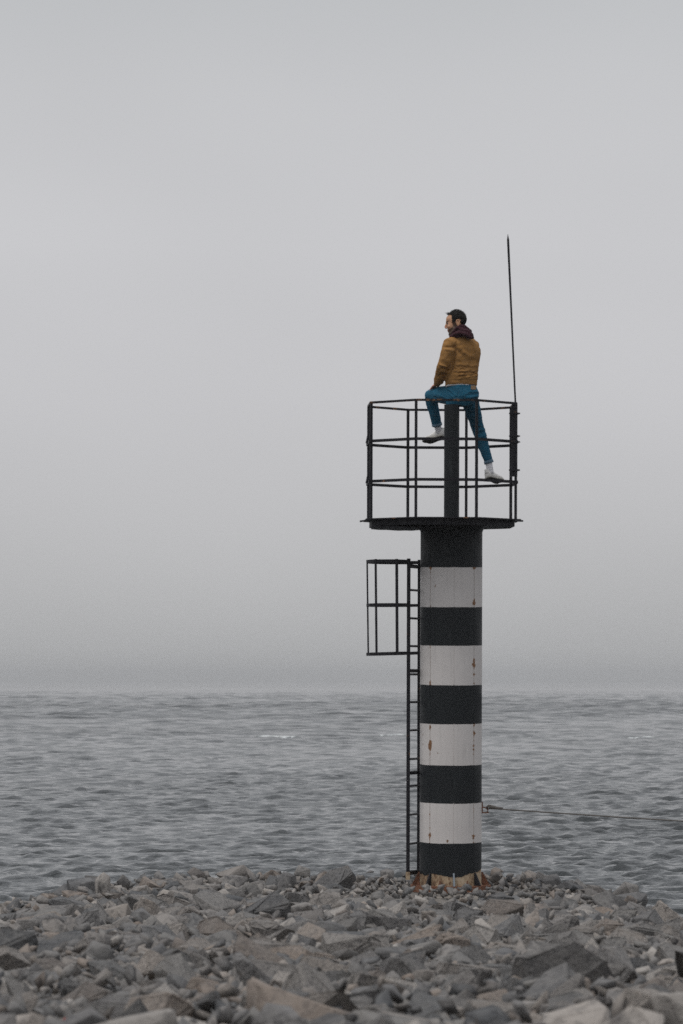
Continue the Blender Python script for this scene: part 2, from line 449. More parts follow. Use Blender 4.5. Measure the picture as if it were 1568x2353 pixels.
# the ones that stand out: px of centre, row of the top, width px, height px, depth, rotation
feature = [(200, 2018, 96, 64, 41.2, (.1,.1,.4)), (300, 2040, 60, 46, 41.0, (.2,0,1.5)), (345, 2014, 16, 44, 41.3, (0,.1,.2)),
    (377, 2020, 56, 34, 41.0, (.1,.3,2.5)), (446, 2024, 86, 60, 40.8, (0,.1,.9)), (515, 2016, 36, 30, 41.2, (.1,.5,.2)),
    (560, 2035, 70, 50, 40.6, (.2,.2,1.9)), (36, 2072, 76, 50, 40.6, (.1,.1,.4)), (110, 2060, 60, 44, 40.6, (0,.2,1.1)),
    (100, 2095, 110, 70, 39.0, (.2,.1,2.0)), (640, 2020, 50, 36, 41.2, (.1,.1,1.3)), (700, 2022, 44, 30, 41.0, (.3,.1,.3)),
    (1440, 2050, 50, 40, 40.4, (.3,.2,.8)), (1380, 2068, 66, 46, 39.6, (0,.1,2.2)), (1335, 2060, 84, 44, 39.4, (.1,0,.4)),
    (1504, 2082, 70, 50, 39.6, (.2,.1,1.2)), (1552, 2100, 50, 40, 39.3, (.2,.3,.1)), (1195, 2062, 84, 50, 37.6, (.2,.1,.5)),
    (1300, 2092, 90, 60, 37.2, (.1,.1,1.8)), (770, 2060, 66, 50, 37.8, (.1,0,.8)), (1405, 2112, 110, 56, 36.4, (.1,.1,.2)),
    (860, 2160, 110, 50, 33.0, (.15,0,.2)), (1000, 2140, 170, 60, 33.4, (.0,.1,.1)), (1010, 2190, 130, 90, 31.0, (.5,.1,.3)),
    (1120, 2130, 120, 84, 32.4, (.3,.2,.9)), (1240, 2140, 120, 80, 32.0, (.4,.2,.2)), (620, 2215, 200, 110, 28.6, (.2,.3,.5)),
    (450, 2190, 130, 100, 29.2, (.3,.1,2.5)), (690, 2150, 120, 70, 32.2, (.2,.1,1.2)), (340, 2130, 80, 60, 34.0, (.3,.4,.6)),
    (160, 2170, 150, 56, 32.0, (.0,.1,.1)), (1300, 2200, 130, 90, 29.6, (.2,.1,.4)), (1470, 2210, 150, 60, 29.0, (.1,.0,.1)),
    (1030, 2240, 90, 120, 27.4, (.6,.2,.2)), (420, 2300, 180, 100, 25.2, (.2,.1,.9)), (1160, 2300, 190, 90, 25.2, (.1,.2,.4)),
    (760, 2290, 180, 80, 25.6, (.2,.1,2.4)), (1430, 2300, 160, 90, 25.4, (.3,.1,1.4)), (120, 2290, 150, 90, 25.6, (.1,.3,.4)),
    (260, 2220, 130, 60, 28.8, (.1,.1,1.4)), (905, 2060, 120, 40, 37.6, (.1,.0,.3)), (1290, 2150, 120, 60, 33.2, (.1,.2,.3)),
    (40, 2200, 100, 70, 30.6, (.3,.1,.6)), (930, 2330, 150, 90, 24.0, (.1,.2,.9)), (1530, 2270, 110, 80, 27.0, (.2,.1,.3))]
for i, (px, top, w, h, D, rot) in enumerate(feature):
    if D < 36.5: D = min(36.4, (EYE-1.005-.0355*36.5+.03)/((top+h*.75-HOR)/FPX-.0355))
    x = (px-784)/FPX*D; W = w/FPX*D; Hh = h/FPX*D
    put(x, D, W*.42)
    me = variants[(i*5) % 22]
    ztop = EYE - (top-HOR)/FPX*D
    ext = [max(v.co[a] for v in me.vertices)-min(v.co[a] for v in me.vertices) for a in range(3)]
    sc = (W/ext[0], W*.8/ext[1], Hh/ext[2]*1.1)
    rr = (rot[0]*.6, rot[1]*.6, rot[2])
    if w < 20: rr = (0, .08, 0)
    z = ztop - Hh*.52
    z = min(z, gz(x, D)+Hh*.5)
    stones.append((me, Vector((x, D, z)), rr, sc, W*.5))
def scatter(n, rmin, rmax, k, x1, y0, y1, mesh_list, sink=(-.15,.25), keep=.0, power=2.2):
    for _ in range(n):
        y = rs.uniform(y0, y1); x = rs.uniform(-x1, x1)
        if gz(x, y) < -.15: continue
        if (x-1.1)**2+(y-40)**2 < (.50+rmax)**2: continue
        if (x-1.1)**2+((y-39.6)*.55)**2 < 1.4 and rmax > .08: continue
        if abs(x-1.1) < 1.0 and y > 34.5 and rmax > .2: continue
        r = rmin+(rmax-rmin)*rs.random()**power
        if not free(x, y, r, k): continue
        put(x, y, r); add_stone(mesh_list[rs.randrange(len(mesh_list))], x, y, r, r*rs.uniform(*sink))
scatter(130, .14, .21, .8, 4.6, 39.6, 41.6, variants, (.0,.6), power=1)
scatter(2200, .14, .25, .70, 5.5, 13, 40.0, variants, (-.1,.35), power=1.4)
scatter(9000, .075, .14, .66, 5.5, 13, 44, mid_var, (.0,.8), power=1.6)
scatter(12000, .045, .09, .62, 5, 13, 44, low_var, (.0,.9))
n_big = len(stones)
def in_view(p):
    if p.y < 10: return False
    sx_ = p.x/p.y*FPX+784; sy_ = HOR+(EYE-p.z)/p.y*FPX
    return -10 < sx_ < 1578 and sy_ < 2352+12
order = sorted(range(n_big), key=lambda i: -(stones[i][4]/stones[i][1].y if in_view(stones[i][1]) else 0))
single = set(order[:300])
rest = []
for i in range(n_big):
    me, loc, rot, sc, r = stones[i]
    if i in single:
        o = bpy.data.objects.new('stone', me); C.objects.link(o); o.parent = mound
        o.location = loc; o.rotation_euler = rot; o.scale = sc
    else: rest.append(stones[i])
# small fragments filling the gaps
frag = []
for _ in range(20000):
    y = 13+31.0*rs.random(); x = rs.uniform(-1, 1)*(.115*y+1.0)
    if gz(x, y) < -.1 or (x-1.1)**2+(y-40)**2 < .46**2: continue
    r = .02+.055*rs.random()**2
    frag.append((small_var[rs.randrange(10)], Vector((x, y, gz(x, y)+r*rs.uniform(.1, 1.6))), (rs.uniform(-1,1), rs.uniform(-1,1), rs.uniform(0,6.28)), (r*1.3, r, r), r))
def joined(name, items, seed):
    cache = {}
    V = []; F = []; T = []; o = 0; rr = np.random.RandomState(seed)
    for me, loc, rot, sc, r in items:
        if me.name not in cache:
            a = np.empty(len(me.vertices)*3); me.vertices.foreach_get('co', a)
            t = np.empty(len(me.polygons)*3, dtype=np.int64); me.polygons.foreach_get('vertices', t)
            cache[me.name] = (a.reshape(-1,3), t.reshape(-1,3))
        a, t = cache[me.name]
        from mathutils import Euler
        m3 = np.array(Euler(rot).to_matrix())
        V.append((a*np.array(sc))@m3.T + np.array(loc)); F.append(t+o); o += len(a); T.append(np.full(len(a), rr.rand()))
    V = np.concatenate(V); F = np.concatenate(F); T = np.concatenate(T)
    me = bpy.data.meshes.new(name); me.vertices.add(len(V)); me.vertices.foreach_set('co', V.ravel())
    me.loops.add(F.size); me.loops.foreach_set('vertex_index', F.ravel().astype(np.int32))
    me.polygons.add(len(F)); me.polygons.foreach_set('loop_start', np.arange(0, F.size, 3, dtype=np.int32))
    me.update(calc_edges=True)
    at = me.attributes.new('tint', 'FLOAT', 'POINT'); at.data.foreach_set('value', T.astype(np.float32))
    me.materials.append(STONE)
    ob = bpy.data.objects.new(name, me); C.objects.link(ob); ob.parent = mound; ob['kind'] = 'stuff'; return ob
joined('loose_stones', rest, 1); joined('stone_fragments', frag, 2)

# small scrap of red plastic between the front stones
rc = MB(); rc.tube([(0,0,0),(0,0,.008),(0,.002,.020)], [.014,.015,.010], 10)
px_, D_ = 153, 15.35
o = rc.build('plastic_cap', Mat('red_plastic', (.45,.05,.03), .5).m, loc=((px_-784)/FPX*D_, D_, EYE-(2350-HOR)/FPX*D_))
tag(o, 'small red plastic cap lying between the front stones at the lower left edge', 'plastic cap')

# ------------------------------------------------------------------ beacon
BASEROW = 2036.0
Dt = 40.0
base_x = (1034.4-784)/FPX*Dt; base_z = EYE-(BASEROW-HOR)/FPX*Dt
beacon = empty('harbour_beacon', (base_x, Dt, base_z)); beacon.rotation_euler = (0, .0027, 0)
tag(beacon, 'black and white banded steel beacon with railed top platform on the stones', 'beacon')
def axis(py): return 1034.4+(BASEROW-py)*.0027
def L(px, py, y=0.0):
    k = (Dt+y)/FPX
    return Vector(((px-axis(py))*k + (axis(py)-1034.4)*(k-Dt/FPX), y, (HOR-py)*k + (BASEROW-HOR)*Dt/FPX))
def Zr(py): return L(1034, py).z
RT = 71.0/225
def band(name, z0, z1, mat, r=RT, ragged=0.0, n=128):
    m = MB(); rows = 3; rnd = random.Random(int(z0*1000))
    zz = [z0, z0+(z1-z0)*.5, z1]
    for j, z in enumerate(zz):
        for i in range(n):
            a = 2*math.pi*i/n; x = r*math.cos(a); y = r*math.sin(a)
            dz = -.009*(-y/r)                       # paint line dips towards the front
            if j != 1: dz += .0025*noise.noise(Vector((x*9, y*9, z*3)))
            if ragged and j == 0: dz += ragged*1.3*noise.noise(Vector((x*5, y*5, 4))) + ragged*.35*noise.noise(Vector((x*22, y*22, 1)))
            m.v.append(Vector((x, y, z+dz)))
    m.f = [(j*n+i, j*n+(i+1)%n, (j+1)*n+(i+1)%n, (j+1)*n+i) for j in range(2) for i in range(n)]
    return m.build(name, mat, beacon, smooth=True)
rows = [1212, 1303, 1394, 1482, 1572, 1661, 1755, 1842, 1933, 2003]
cols = ['b','w','b','w','b','w','b','w','b']
for i, c in enumerate(cols):
    o = band('black_band' if c == 'b' else 'white_band', Zr(rows[i+1]), Zr(rows[i]), TBLACK if c == 'b' else TWHITE,
             ragged=.045 if i == 8 else 0)
    if i == 5: o['label'] = 'white band with rust streaks and flaking on its right side'
    if i == 7: o['label'] = 'lowest white band with rust runs down both plate joints'
# bare metal foot, slightly inside the paint
m = MB(); n = 64
for z, r in ((0.012, RT+.004), (.05, RT-.002), (Zr(1990), RT-.003)):
    for i in range(n):
        a = 2*math.pi*i/n; m.v.append(Vector((r*math.cos(a), r*math.sin(a), z)))
m.f = [(j*n+i, j*n+(i+1)%n, (j+1)*n+(i+1)%n, (j+1)*n+i) for j in range(2) for i in range(n)]
foot = m.build('bare_steel_foot', BARE, beacon, smooth=True)
m = MB(); n = 28; rr_ = random.Random(5)
rad = [.408+.012*rr_.uniform(-1,1) for _ in range(n)]
for z in (-.05, .018):
    for i in range(n): a = 2*math.pi*i/n; m.v.append(Vector((rad[i]*math.cos(a), rad[i]*math.sin(a), z)))
m.f = [tuple(range(n))[::-1], tuple(range(n, 2*n))] + [(i, (i+1)%n, n+(i+1)%n, n+i) for i in range(n)]
m.build('base_plate', RUST, beacon)
for k in range(8):
    a = R(-86+45*k+0); h = .13; rin = RT+.001; rout = .395
    m = MB(); t = .008
    for s_ in (-t, t):
        for (r, z) in ((rin, .019), (rout, .019), (rout-.005, .035), (rin+.012, h+.02), (rin, h+.02)):
            m.v.append(Vector((r*math.cos(a)-s_*math.sin(a), r*math.sin(a)+s_*math.cos(a), z)))
    m.f = [(0,1,2,3,4),(9,8,7,6,5)]+[(i,(i+1)%5,5+(i+1)%5,5+i) for i in range(5)]
    m.build('gusset', GUSS if k == 0 else (BLACK if k % 2 else RUST), beacon)
for k in range(8):
    a = R(-64+45*k); m = MB()
    m.tube([(.365*math.cos(a), .365*math.sin(a), .018), (.365*math.cos(a), .365*math.sin(a), .048)], .015, 6)
    m.tube([(.365*math.cos(a), .365*math.sin(a), .048), (.365*math.cos(a), .365*math.sin(a), .075)], .008, 6)
    m.build('anchor_bolt', RUST, beacon)
# plate joints (weld beads) running up the shaft
for sxp, amt in SEAMS:
    y = -math.sqrt(RT*RT-sxp*sxp)*1.0
    m = MB(); m.tube([(sxp, y+.001, Zr(1990)), (sxp, y+.001, Zr(1215))], .0022, 6); 
    # coloured band by band
    for i in range(9):
        mm = MB(); mm.tube([(sxp, y+.0015, Zr(rows[i+1])+.001), (sxp, y+.0015, Zr(rows[i])-.001)], .003, 6)
        mm.build('weld_seam', TBLACK if cols[i] == 'b' else TWHITE, beacon)

# collar under the deck
m = MB(); m.rings([((0,0,Zr(1222)), (RT,0,0), (0,RT,0)), ((0,0,Zr(1216)), (RT+.012,0,0), (0,RT+.012,0)), ((0,0,Zr(1205)), (RT+.014,0,0), (0,RT+.014,0))], 48)
sharp_smooth(m.build('collar', TBLACK, beacon))

# deck: octagon, its centre left of the shaft
PC = Vector(((1013.6-axis(1100))*Dt/FPX, -.04, 0)); RP = 178.5/225; ROT = R(2.2)
def oct_pt(k, r, z):
    a = math.pi/8 + k*math.pi/4 + ROT
    return Vector((PC.x+r*math.cos(a), PC.y+r*math.sin(a), z))
ZD = Zr(1197.5)
def poly_slab(rs_, z0, z1, name, mat, wob=0):
    m = MB(); n = len(rs_)
    for z in (z0, z1):
        for k in range(n): m.v.append(oct_pt(k*8/n, rs_[k], z + wob*noise.noise(Vector((k*.9, z, 2)))))
    m.f = [tuple(range(n))[::-1], tuple(range(n, 2*n))]+[(i,(i+1)%n,n+(i+1)%n,n+i) for i in range(n)]
    return m
poly_slab([RP+.055 if k in (3, 4) else RP+.06 for k in range(8)], ZD, ZD+.012, '', BLACK).build('deck_plate', BLACK, beacon)
skirt = poly_slab([RP-.01]*8, ZD-.062, ZD-.002, '', BLACK).build('deck_frame', BLACK, beacon)
# sagging sheet under the left half
m = MB(); nu, nv = 26, 8
for s_ in (0, 1):
    for i in range(nu):
        for j in range(nv):
            u = i/(nu-1); v = j/(nv-1)
            x = PC.x-RP*.93 + u*(RP*.93-.02-.0); x = PC.x-RP*.90+u*(RP*.90+.06)
            y = PC.y-.58+v*1.0
            lim = max(0.0, 1-abs(v-.25)*.6)
            z = ZD-.064-.032*math.sin(math.pi*min(1, u*.95+.04))**.6*lim - .008*noise.noise(Vector((u*7, v*3, 1))) + (.012 if s_ else 0)
            dd = max(0, abs(x-PC.x)-RP*.45); y = max(y, PC.y-RP*.86+dd*.95); 
            m.v.append(Vector((x, y, z)))
g = lambda s_, i, j: s_*nu*nv+i*nv+j
for i in range(nu-1):
    for j in range(nv-1):
        m.f.append((g(0,i,j), g(0,i+1,j), g(0,i+1,j+1), g(0,i,j+1))); m.f.append((g(1,i,j), g(1,i,j+1), g(1,i+1,j+1), g(1,i+1,j)))
for i in range(nu-1): m.f.append((g(0,i,0), g(1,i,0), g(1,i+1,0), g(0,i+1,0))); m.f.append((g(0,i,nv-1), g(0,i+1,nv-1), g(1,i+1,nv-1), g(1,i,nv-1)))
for j in range(nv-1): m.f.append((g(0,0,j), g(0,0,j+1), g(1,0,j+1), g(1,0,j))); m.f.append((g(0,nu-1,j), g(1,nu-1,j), g(1,nu-1,j+1), g(0,nu-1,j+1)))
m.build('sagging_sheet', BLACK, beacon)
for sx2 in (-1, 1):
    a = oct_pt(3.5 if sx2 < 0 else 7.5, RP*.9, 0)
    m = MB(); m.bar((PC.x+sx2*(RP*.93+.02), PC.y, ZD+.006), (PC.x+sx2*(RP*.93+.095), PC.y, ZD-.004 if sx2 < 0 else ZD+.004), .10, .014)
    m.build('deck_lug', BLACK, beacon)

def zl(v): return v + (BASEROW-HOR)*Dt/FPX     # height over the eye -> over the foot
DH = (1575-HOR)/225
ZTOP, ZMID, ZLOW = zl(2.862-DH), zl(2.472-DH), zl(2.065-DH)
post_me = None
for k in range(8):
    p = oct_pt(k, RP, ZD+.012)
    m = MB(); h = ZTOP-.008-ZD-.012
    m.bar((0,0,0), (0,0,h), .023, .023, up=(math.cos(ROT+math.pi/8+k*math.pi/4), math.sin(ROT+math.pi/8+k*math.pi/4), 0))
    m.build('railing_post', BLACK, beacon, loc=p)
for name, z, mat, w, t, ro in (('top_rail', ZTOP, TOPRAIL, .028, .022, 0), ('middle_rail', ZMID, BLACK, .012, .029, .019), ('lower_rail', ZLOW, BLACK, .012, .029, .019)):
    for k in range(8):
        a = oct_pt(k, RP+ro, z); b = oct_pt(k+1, RP+ro, z)
        d = (b-a).normalized()*(.0035 if ro else .012)
        MB().bar(a+d*.0, b-d*0, w, t).build(name, mat, beacon)

# centre post
m = MB(); rp = 17.5/225; m.rings([((0,0,ZD+.012),(rp,0,0),(0,rp,0)), ((0,0,zl(2.869-DH)),(rp,0,0),(0,rp,0))], 36)
cp = sharp_smooth(m.build('centre_post', TBLACK, beacon))
m = MB(); m.rings([((-.03,-.02,ZD+.012),(rp+.055,0,0),(0,rp+.06,0)), ((-.03,-.02,ZD+.032),(rp+.045,0,0),(0,rp+.05,0))], 20)
sharp_smooth(m.build('post_flange', BLACK, cp))

# lightning rod with its holder pipe and clamps on the right posts
k_f = 7
pf = oct_pt(7, RP, 0)
pipe_x = L(1179.5, 1000, pf.y).x
m = MB(); m.tube([(pipe_x, pf.y+.0, L(0,1094,pf.y).z), (pipe_x, pf.y, L(0,926,pf.y).z)], .030, 12, cap=True)
holder = m.build('rod_holder_pipe', BLACK, beacon, smooth=False)
tp = L(1164, 537, pf.y+.0); bt = L(1181.5, 926, pf.y)
m = MB(); pts = [bt + (tp-bt)*t for t in (0, .3, .6, .85, .965, 1.0)]
m.tube(pts, [.0095,.0095,.0105,.0115,.012,.001], 10)
m.build('lightning_rod', BLACK, beacon, smooth=False)
for py in (949.5, 1001.5, 1015, 1079.5):
    z = L(0, py, pf.y).z; m = MB()
    m.tube([(pipe_x, pf.y, z-.009), (pipe_x, pf.y, z+.009)], .044, 12)
    m.bar((pipe_x-.058, pf.y-.02, z), (pipe_x+.056, pf.y-.02, z), .012, .013)
    m.build('clamp', BLACK, holder)
# ties between the two posts on the left corner
for py in (1013, 1104):
    p3 = oct_pt(4, RP+.03, L(0, py, 0).z); m = MB(); m.bar(p3+Vector((-.02,-.02,-.05)), p3+Vector((0,.0,.05)), .012, .02); m.build('rail_joint', BLACK, beacon)

# ladder on the left side
YN, YF = -.17, .17
for (x0, x1, top, bot, y, w) in ((937.4, 937.4, 1283, 2019, YN, .037), (963.2, 963.2, 1286, 2019, YF, .028)):
    a = L(x0+.0+axis(bot)-axis(1290), bot, y); b = L(x1, top, y)
    MB().bar(a, b, w, .012, up=(0,1,0)).build('ladder_stile', BLACK, beacon)
    lo = L(x0+axis(2010)-axis(1290), 2010, y)
    if y == YN:
        mm = MB(); mm.bar(L(935.2, 2021, y-.003), L(935.2, 2003, y-.003), w+.006, .02, up=(0,1,0)); mm.build('rusty_stile_foot', BARE, beacon)
def xs(py, which): return (937.4 if which == 0 else 963.2)+axis(py)-axis(1290)
for py in (1302, 1355, 1420, 1484, 1549, 1613, 1678, 1744, 1806, 1872, 1939, 2003):
    a = L(xs(py,0), py, YN); b = L(xs(py,1), py, YN); b = Vector((L(xs(py,1), py, YF).x, YF, a.z))
    MB().tube([a, b], .0115, 8).build('ladder_rung', BLACK, beacon)
for py in (1300, 1541, 1776, 2007):
    a = L(xs(py,0), py, YN+.01); z = a.z
    m = MB()
    b = Vector((L(xs(py,1), py, YF).x, YF-.01, z)); m.bar(b, (-math.sqrt(RT**2-(YF-.03)**2)+.004, YF-.03, z), .012, .036)
    m.bar(a, b, .012, .036)
    m.build('ladder_bracket', BLACK, beacon)
# safety cage
xL = L(842, 1390, 0).x; xN = L(937.4, 1390, YN).x; xF = L(963.2, 1390, YF).x
def hoop_path(z0, dzl=0):
    pts = [Vector((xN, YN-.012, 0))]
    yc = .0; hw = .30
    pts.append(Vector((xN-.09, yc-hw*.86, 0)))
    for i in range(0, 13):
        a = R(-90-180*i/12); pts.append(Vector((xL+.26+.26*math.cos(a)*1.0, yc+hw*math.sin(a), 0)))
    pts.append(Vector((xF-.12, yc+hw*.86, 0))); pts.append(Vector((xF, YF+.012, 0)))
    for p in pts: p.z = z0 + dzl*(xN-p.x)
    return pts
def hoop(py, w=.030, dzl=0):
    z = L(0, py, 0).z; pts = hoop_path(z, dzl); m = MB()
    for a, b in zip(pts[:-1], pts[1:]):
        m.bar(a, b+(b-a).normalized()*.004, .007, w)
    return m.build('cage_hoop', BLACK, beacon)
hoop(1291, .034, .004); hoop(1390, .030, -.005); hoop(1500.5, .032, -.03)
zt = L(0,1286,0).z; zb = L(0,1503,0).z
for (px, y, w, t, dx) in ((909.5, -.288, .030, .006, .006), (862, -.235, .024, .007, .01), (844.5, .05, .017, .028, .012), (887, .29, .004, .02, 0)):
    if px == 887: continue
    a = L(px, 1390, y)
    hy = y
    MB().bar((a.x-dx*.6, hy, zt), (a.x+dx*.6, hy, zb), w, t, up=(0,1,0)).build('cage_bar', BLACK, beacon)

# rusty lug for the mooring line
lx = L(1107, 1856, 0); s_ = 1/225
lug = MB()
x0 = RT-.004; x1 = x0+.066; zc = lx.z
lug.bar((x0+.008, 0, zc+.065), (x0+.008, 0, zc-.05), .016, .03, up=(0,1,0))
lug.bar((x0, 0, zc+.012), (x1, 0, zc+.002), .02, .012); lug.bar((x0, 0, zc-.046), (x1+.01, 0, zc-.046), .02, .012)
lug.bar((x1, 0, zc+.008), (x1, 0, zc-.046), .010, .014, up=(0,1,0))
lug.build('mooring_lug', RUST, beacon)
bpy.context.view_layer.update()
ROPE = Mat('old_rope', (.11,.09,.075), .9)
nn = ROPE.noise(ROPE.coord(), 60, 3); ROPE.col(ROPE.mix(nn, (.06,.055,.05), (.20,.18,.16))); ROPE = ROPE.m
st = beacon.matrix_world @ Vector((x1-.004, 0, zc+.0)); 
pts = []
for i in range(60):
    t = i/59; x = st.x+.02+ t*16; yy = 40-.0+t*5
    z = EYE-(1857-HOR)/225 - .0 
    k = (40+t*5)/FPX
    pxx = 784+(x)/k; py = 1856.5 + (pxx-1120)*.059 - 5.0*math.sin(math.pi*min(1, (pxx-1120)/900)) * -.6
    pts.append(Vector((x, yy, EYE-(py-HOR)*k - 1.8*max(0, (x-6)/11)**2)))
m = MB(); m.tube(pts, .0068, 8)
m.tube([st+Vector((-.012,0,.0)), st+Vector((.01,0,.022)), st+Vector((.045,0,.012)), st+Vector((.10,.02,.0)), st+Vector((.16,.05,-.002))], [.010,.016,.020,.015,.009], 8)
# strand end hanging in a loop round the lug
m.tube([st+Vector((.03,-.012,.0)), st+Vector((0,-.02,.02)), st+Vector((-.014,0,0)), st+Vector((0,.02,-.012)), st+Vector((.03,.01,-.004))], .007, 6)
tag(m.build('mooring_rope', ROPE, smooth=True), 'old brown rope tied to the rusty lug and running right over the sea', 'rope')

# ------------------------------------------------------------------ person
def P(px, py, y):
    """point seen at that place at a distance y behind the shaft axis"""
    k = (Dt+y)/FPX; return Vector(((px-784)*k, Dt+y, EYE-(py-HOR)*k))
seat = P(1037.5, 928, 0)
person = empty('person', seat)
tag(person, 'man in ochre bomber jacket and blue jeans perched on the centre post, head turned left', 'person')
def remesh(mb, voxel, smooth=6, name='t', mat=None, fac=.5):
    me = mb.mesh(name); o = bpy.data.objects.new('tmp', me); C.objects.link(o)
    r = o.modifiers.new('r', 'REMESH'); r.mode = 'VOXEL'; r.voxel_size = voxel
    if smooth: s = o.modifiers.new('s', 'SMOOTH'); s.factor = fac; s.iterations = smooth
    dg = bpy.context.evaluated_depsgraph_get(); nm = bpy.data.meshes.new_from_object(o.evaluated_get(dg))
    bpy.data.objects.remove(o); bpy.data.meshes.remove(me)
    nm.name = name; nm.materials.clear()
    if mat: nm.materials.append(mat)
    nm.polygons.foreach_set('use_smooth', [True]*len(nm.polygons)); return nm
def put_mesh(name, me, parent=person):
    o = bpy.data.objects.new(name, me); C.objects.link(o); o.parent = parent; return o
def local(me):      # world -> relative to the seat
    n = len(me.vertices); a = np.empty(n*3); me.vertices.foreach_get('co', a); a = a.reshape(-1,3)-np.array(seat)
    me.vertices.foreach_set('co', a.ravel()); me.update()

YAW = R(24)
fwd = Vector((-math.sin(YAW), math.cos(YAW), 0)); rgt = Vector((math.cos(YAW), math.sin(YAW), 0)); up = Vector((0,0,1))

# joints
hipL = P(1047, 911, .02); kneeL = P(987.5, 906.5, .36); ankL = P(1006, 987, .50)
hipR = P(1077, 911, .09); kneeR = P(1096, 980, .42); ankR = P(1127, 1076, .43)
shL = P(1035, 793, -.07); elL = P(1017, 842, -.06); wrL = P(1003.5, 882, .16)
shR = P(1085, 797, .10); elR = P(1083, 848, .22); wrR = P(1072, 890, .36)
headc = P(1046.5, 744, .03)
# head frame: faces left, turned a little from us, chin a little down
HY = R(14); hf = Vector((-math.cos(HY), math.sin(HY), 0)); hl = Vector((-math.sin(HY), -math.cos(HY), 0))
PITCH = R(6)
hu = (up*math.cos(PITCH) + hf*math.sin(PITCH)).normalized(); hfp = (hf*math.cos(PITCH) - up*math.sin(PITCH)).normalized()
HS = 1.0
def H(x, y, z): return headc + (hfp*x + hl*y + hu*z)*HS
Hrot = Matrix((hfp, hl, hu)).transposed()

SK = Mat('skin', (.46,.26,.17), .55); 
SK.b.inputs['Subsurface Weight'].default_value = .06; SK.b.inputs['Subsurface Radius'].default_value = (.01,.004,.002)
a1 = SK.n('ShaderNodeAttribute'); a1.attribute_name = 'beard'; a2 = SK.n('ShaderNodeAttribute'); a2.attribute_name = 'flush'
nz = SK.noise(SK.coord(), 160, 3); base = SK.mix(SK.noise(SK.coord(), 22, 3), (.42,.215,.115), (.57,.32,.19))
c = SK.mix(a2.outputs['Fac'], base, (.46,.15,.12))
c = SK.mix(SK.math('MULTIPLY', a1.outputs['Fac'], SK.ramp(nz, [(.35,1.0),(.65,.78)])), c, (.030,.020,.016)); SK.col(c); SK.bump(nz, .25, .002)
SKIN = SK.m

b = MB()
# head
b.ball(H(-.016,0,.040), (.097,.075,.088), Hrot, 28, 18)
b.ball(H(.026,0,-.012), (.066,.061,.098), Hrot, 24, 16)
b.ball(H(.040,0,.050), (.056,.058,.055), Hrot)
b.ball(H(.044,0,-.082), (.040,.040,.032), Hrot)          # jaw
b.ball(H(.068,0,-.100), (.020,.024,.019), Hrot)          # chin
b.tube([H(-.005,.050,-.045), H(.03,.040,-.082), H(.062,.016,-.102)], [.018,.018,.014], 10)
b.tube([H(-.005,-.050,-.045), H(.03,-.040,-.082), H(.062,-.016,-.102)], [.018,.018,.014], 10)
b.tube([H(.088,0,.030), H(.101,0,.002), H(.114,0,-.024)], [.008,.010,.0115], 10)   # nose
b.ball(H(.104,0,-.028), (.013,.016,.009), Hrot)
b.tube([H(.078,.036,.030), H(.092,.012,.031), H(.092,-.012,.031), H(.078,-.036,.030)], [.009,.010,.010,.009], 8)  # brow
b.ball(H(.086,0,-.052), (.010,.019,.006), Hrot); b.ball(H(.083,0,-.068), (.011,.018,.007), Hrot)   # lips
for s2 in (1, -1):
    b.ball(H(.058, s2*.040, -.022), (.022,.018,.020), Hrot)      # cheek
    e0 = Matrix.Rotation(R(12), 3, 'Y')
    b.ball(H(-.040, s2*.076, -.004), (.022,.012,.035), Hrot @ e0)
    b.tube([H(p_[0]-.034, s2*(p_[1]+.002), p_[2]) for p_ in ((.006,.083,-.022),(.012,.084,.006),(.002,.087,.029),(-.018,.090,.028),(-.028,.090,.004),(-.018,.084,-.026),(.0,.081,-.038))], .0052, 6)
# neck and trunk inside the clothes
neckb = P(1058, 783, .03)
b.tube([H(-.025,0,-.02), H(-.03,0,-.07), neckb+Vector((0,0,.02)), neckb-Vector((0,0,.05))], [.056,.058,.062,.07], 16)
chest = P(1060, 815, .04); waist = P(1060, 868, .04); pel = P(1061, 905, .05)
b.rings([(neckb-up*.02, rgt*.10, fwd*.06), (neckb-up*.07, rgt*.155, fwd*.085), (chest, rgt*.155, fwd*.09), (waist, rgt*.13, fwd*.08), (pel, rgt*.14, fwd*.085)], 20)
def limb(B, pts, rad, n=14): B.tube(pts, rad, n)
limb(b, [shL, elL, wrL], [.042,.036,.026]); limb(b, [shR, elR, wrR], [.042,.036,.026])
limb(b, [hipL, kneeL, kneeL.lerp(ankL,.9)], [.065,.048,.024]); limb(b, [hipR, kneeR, kneeR.lerp(ankR,.9)], [.065,.048,.024])
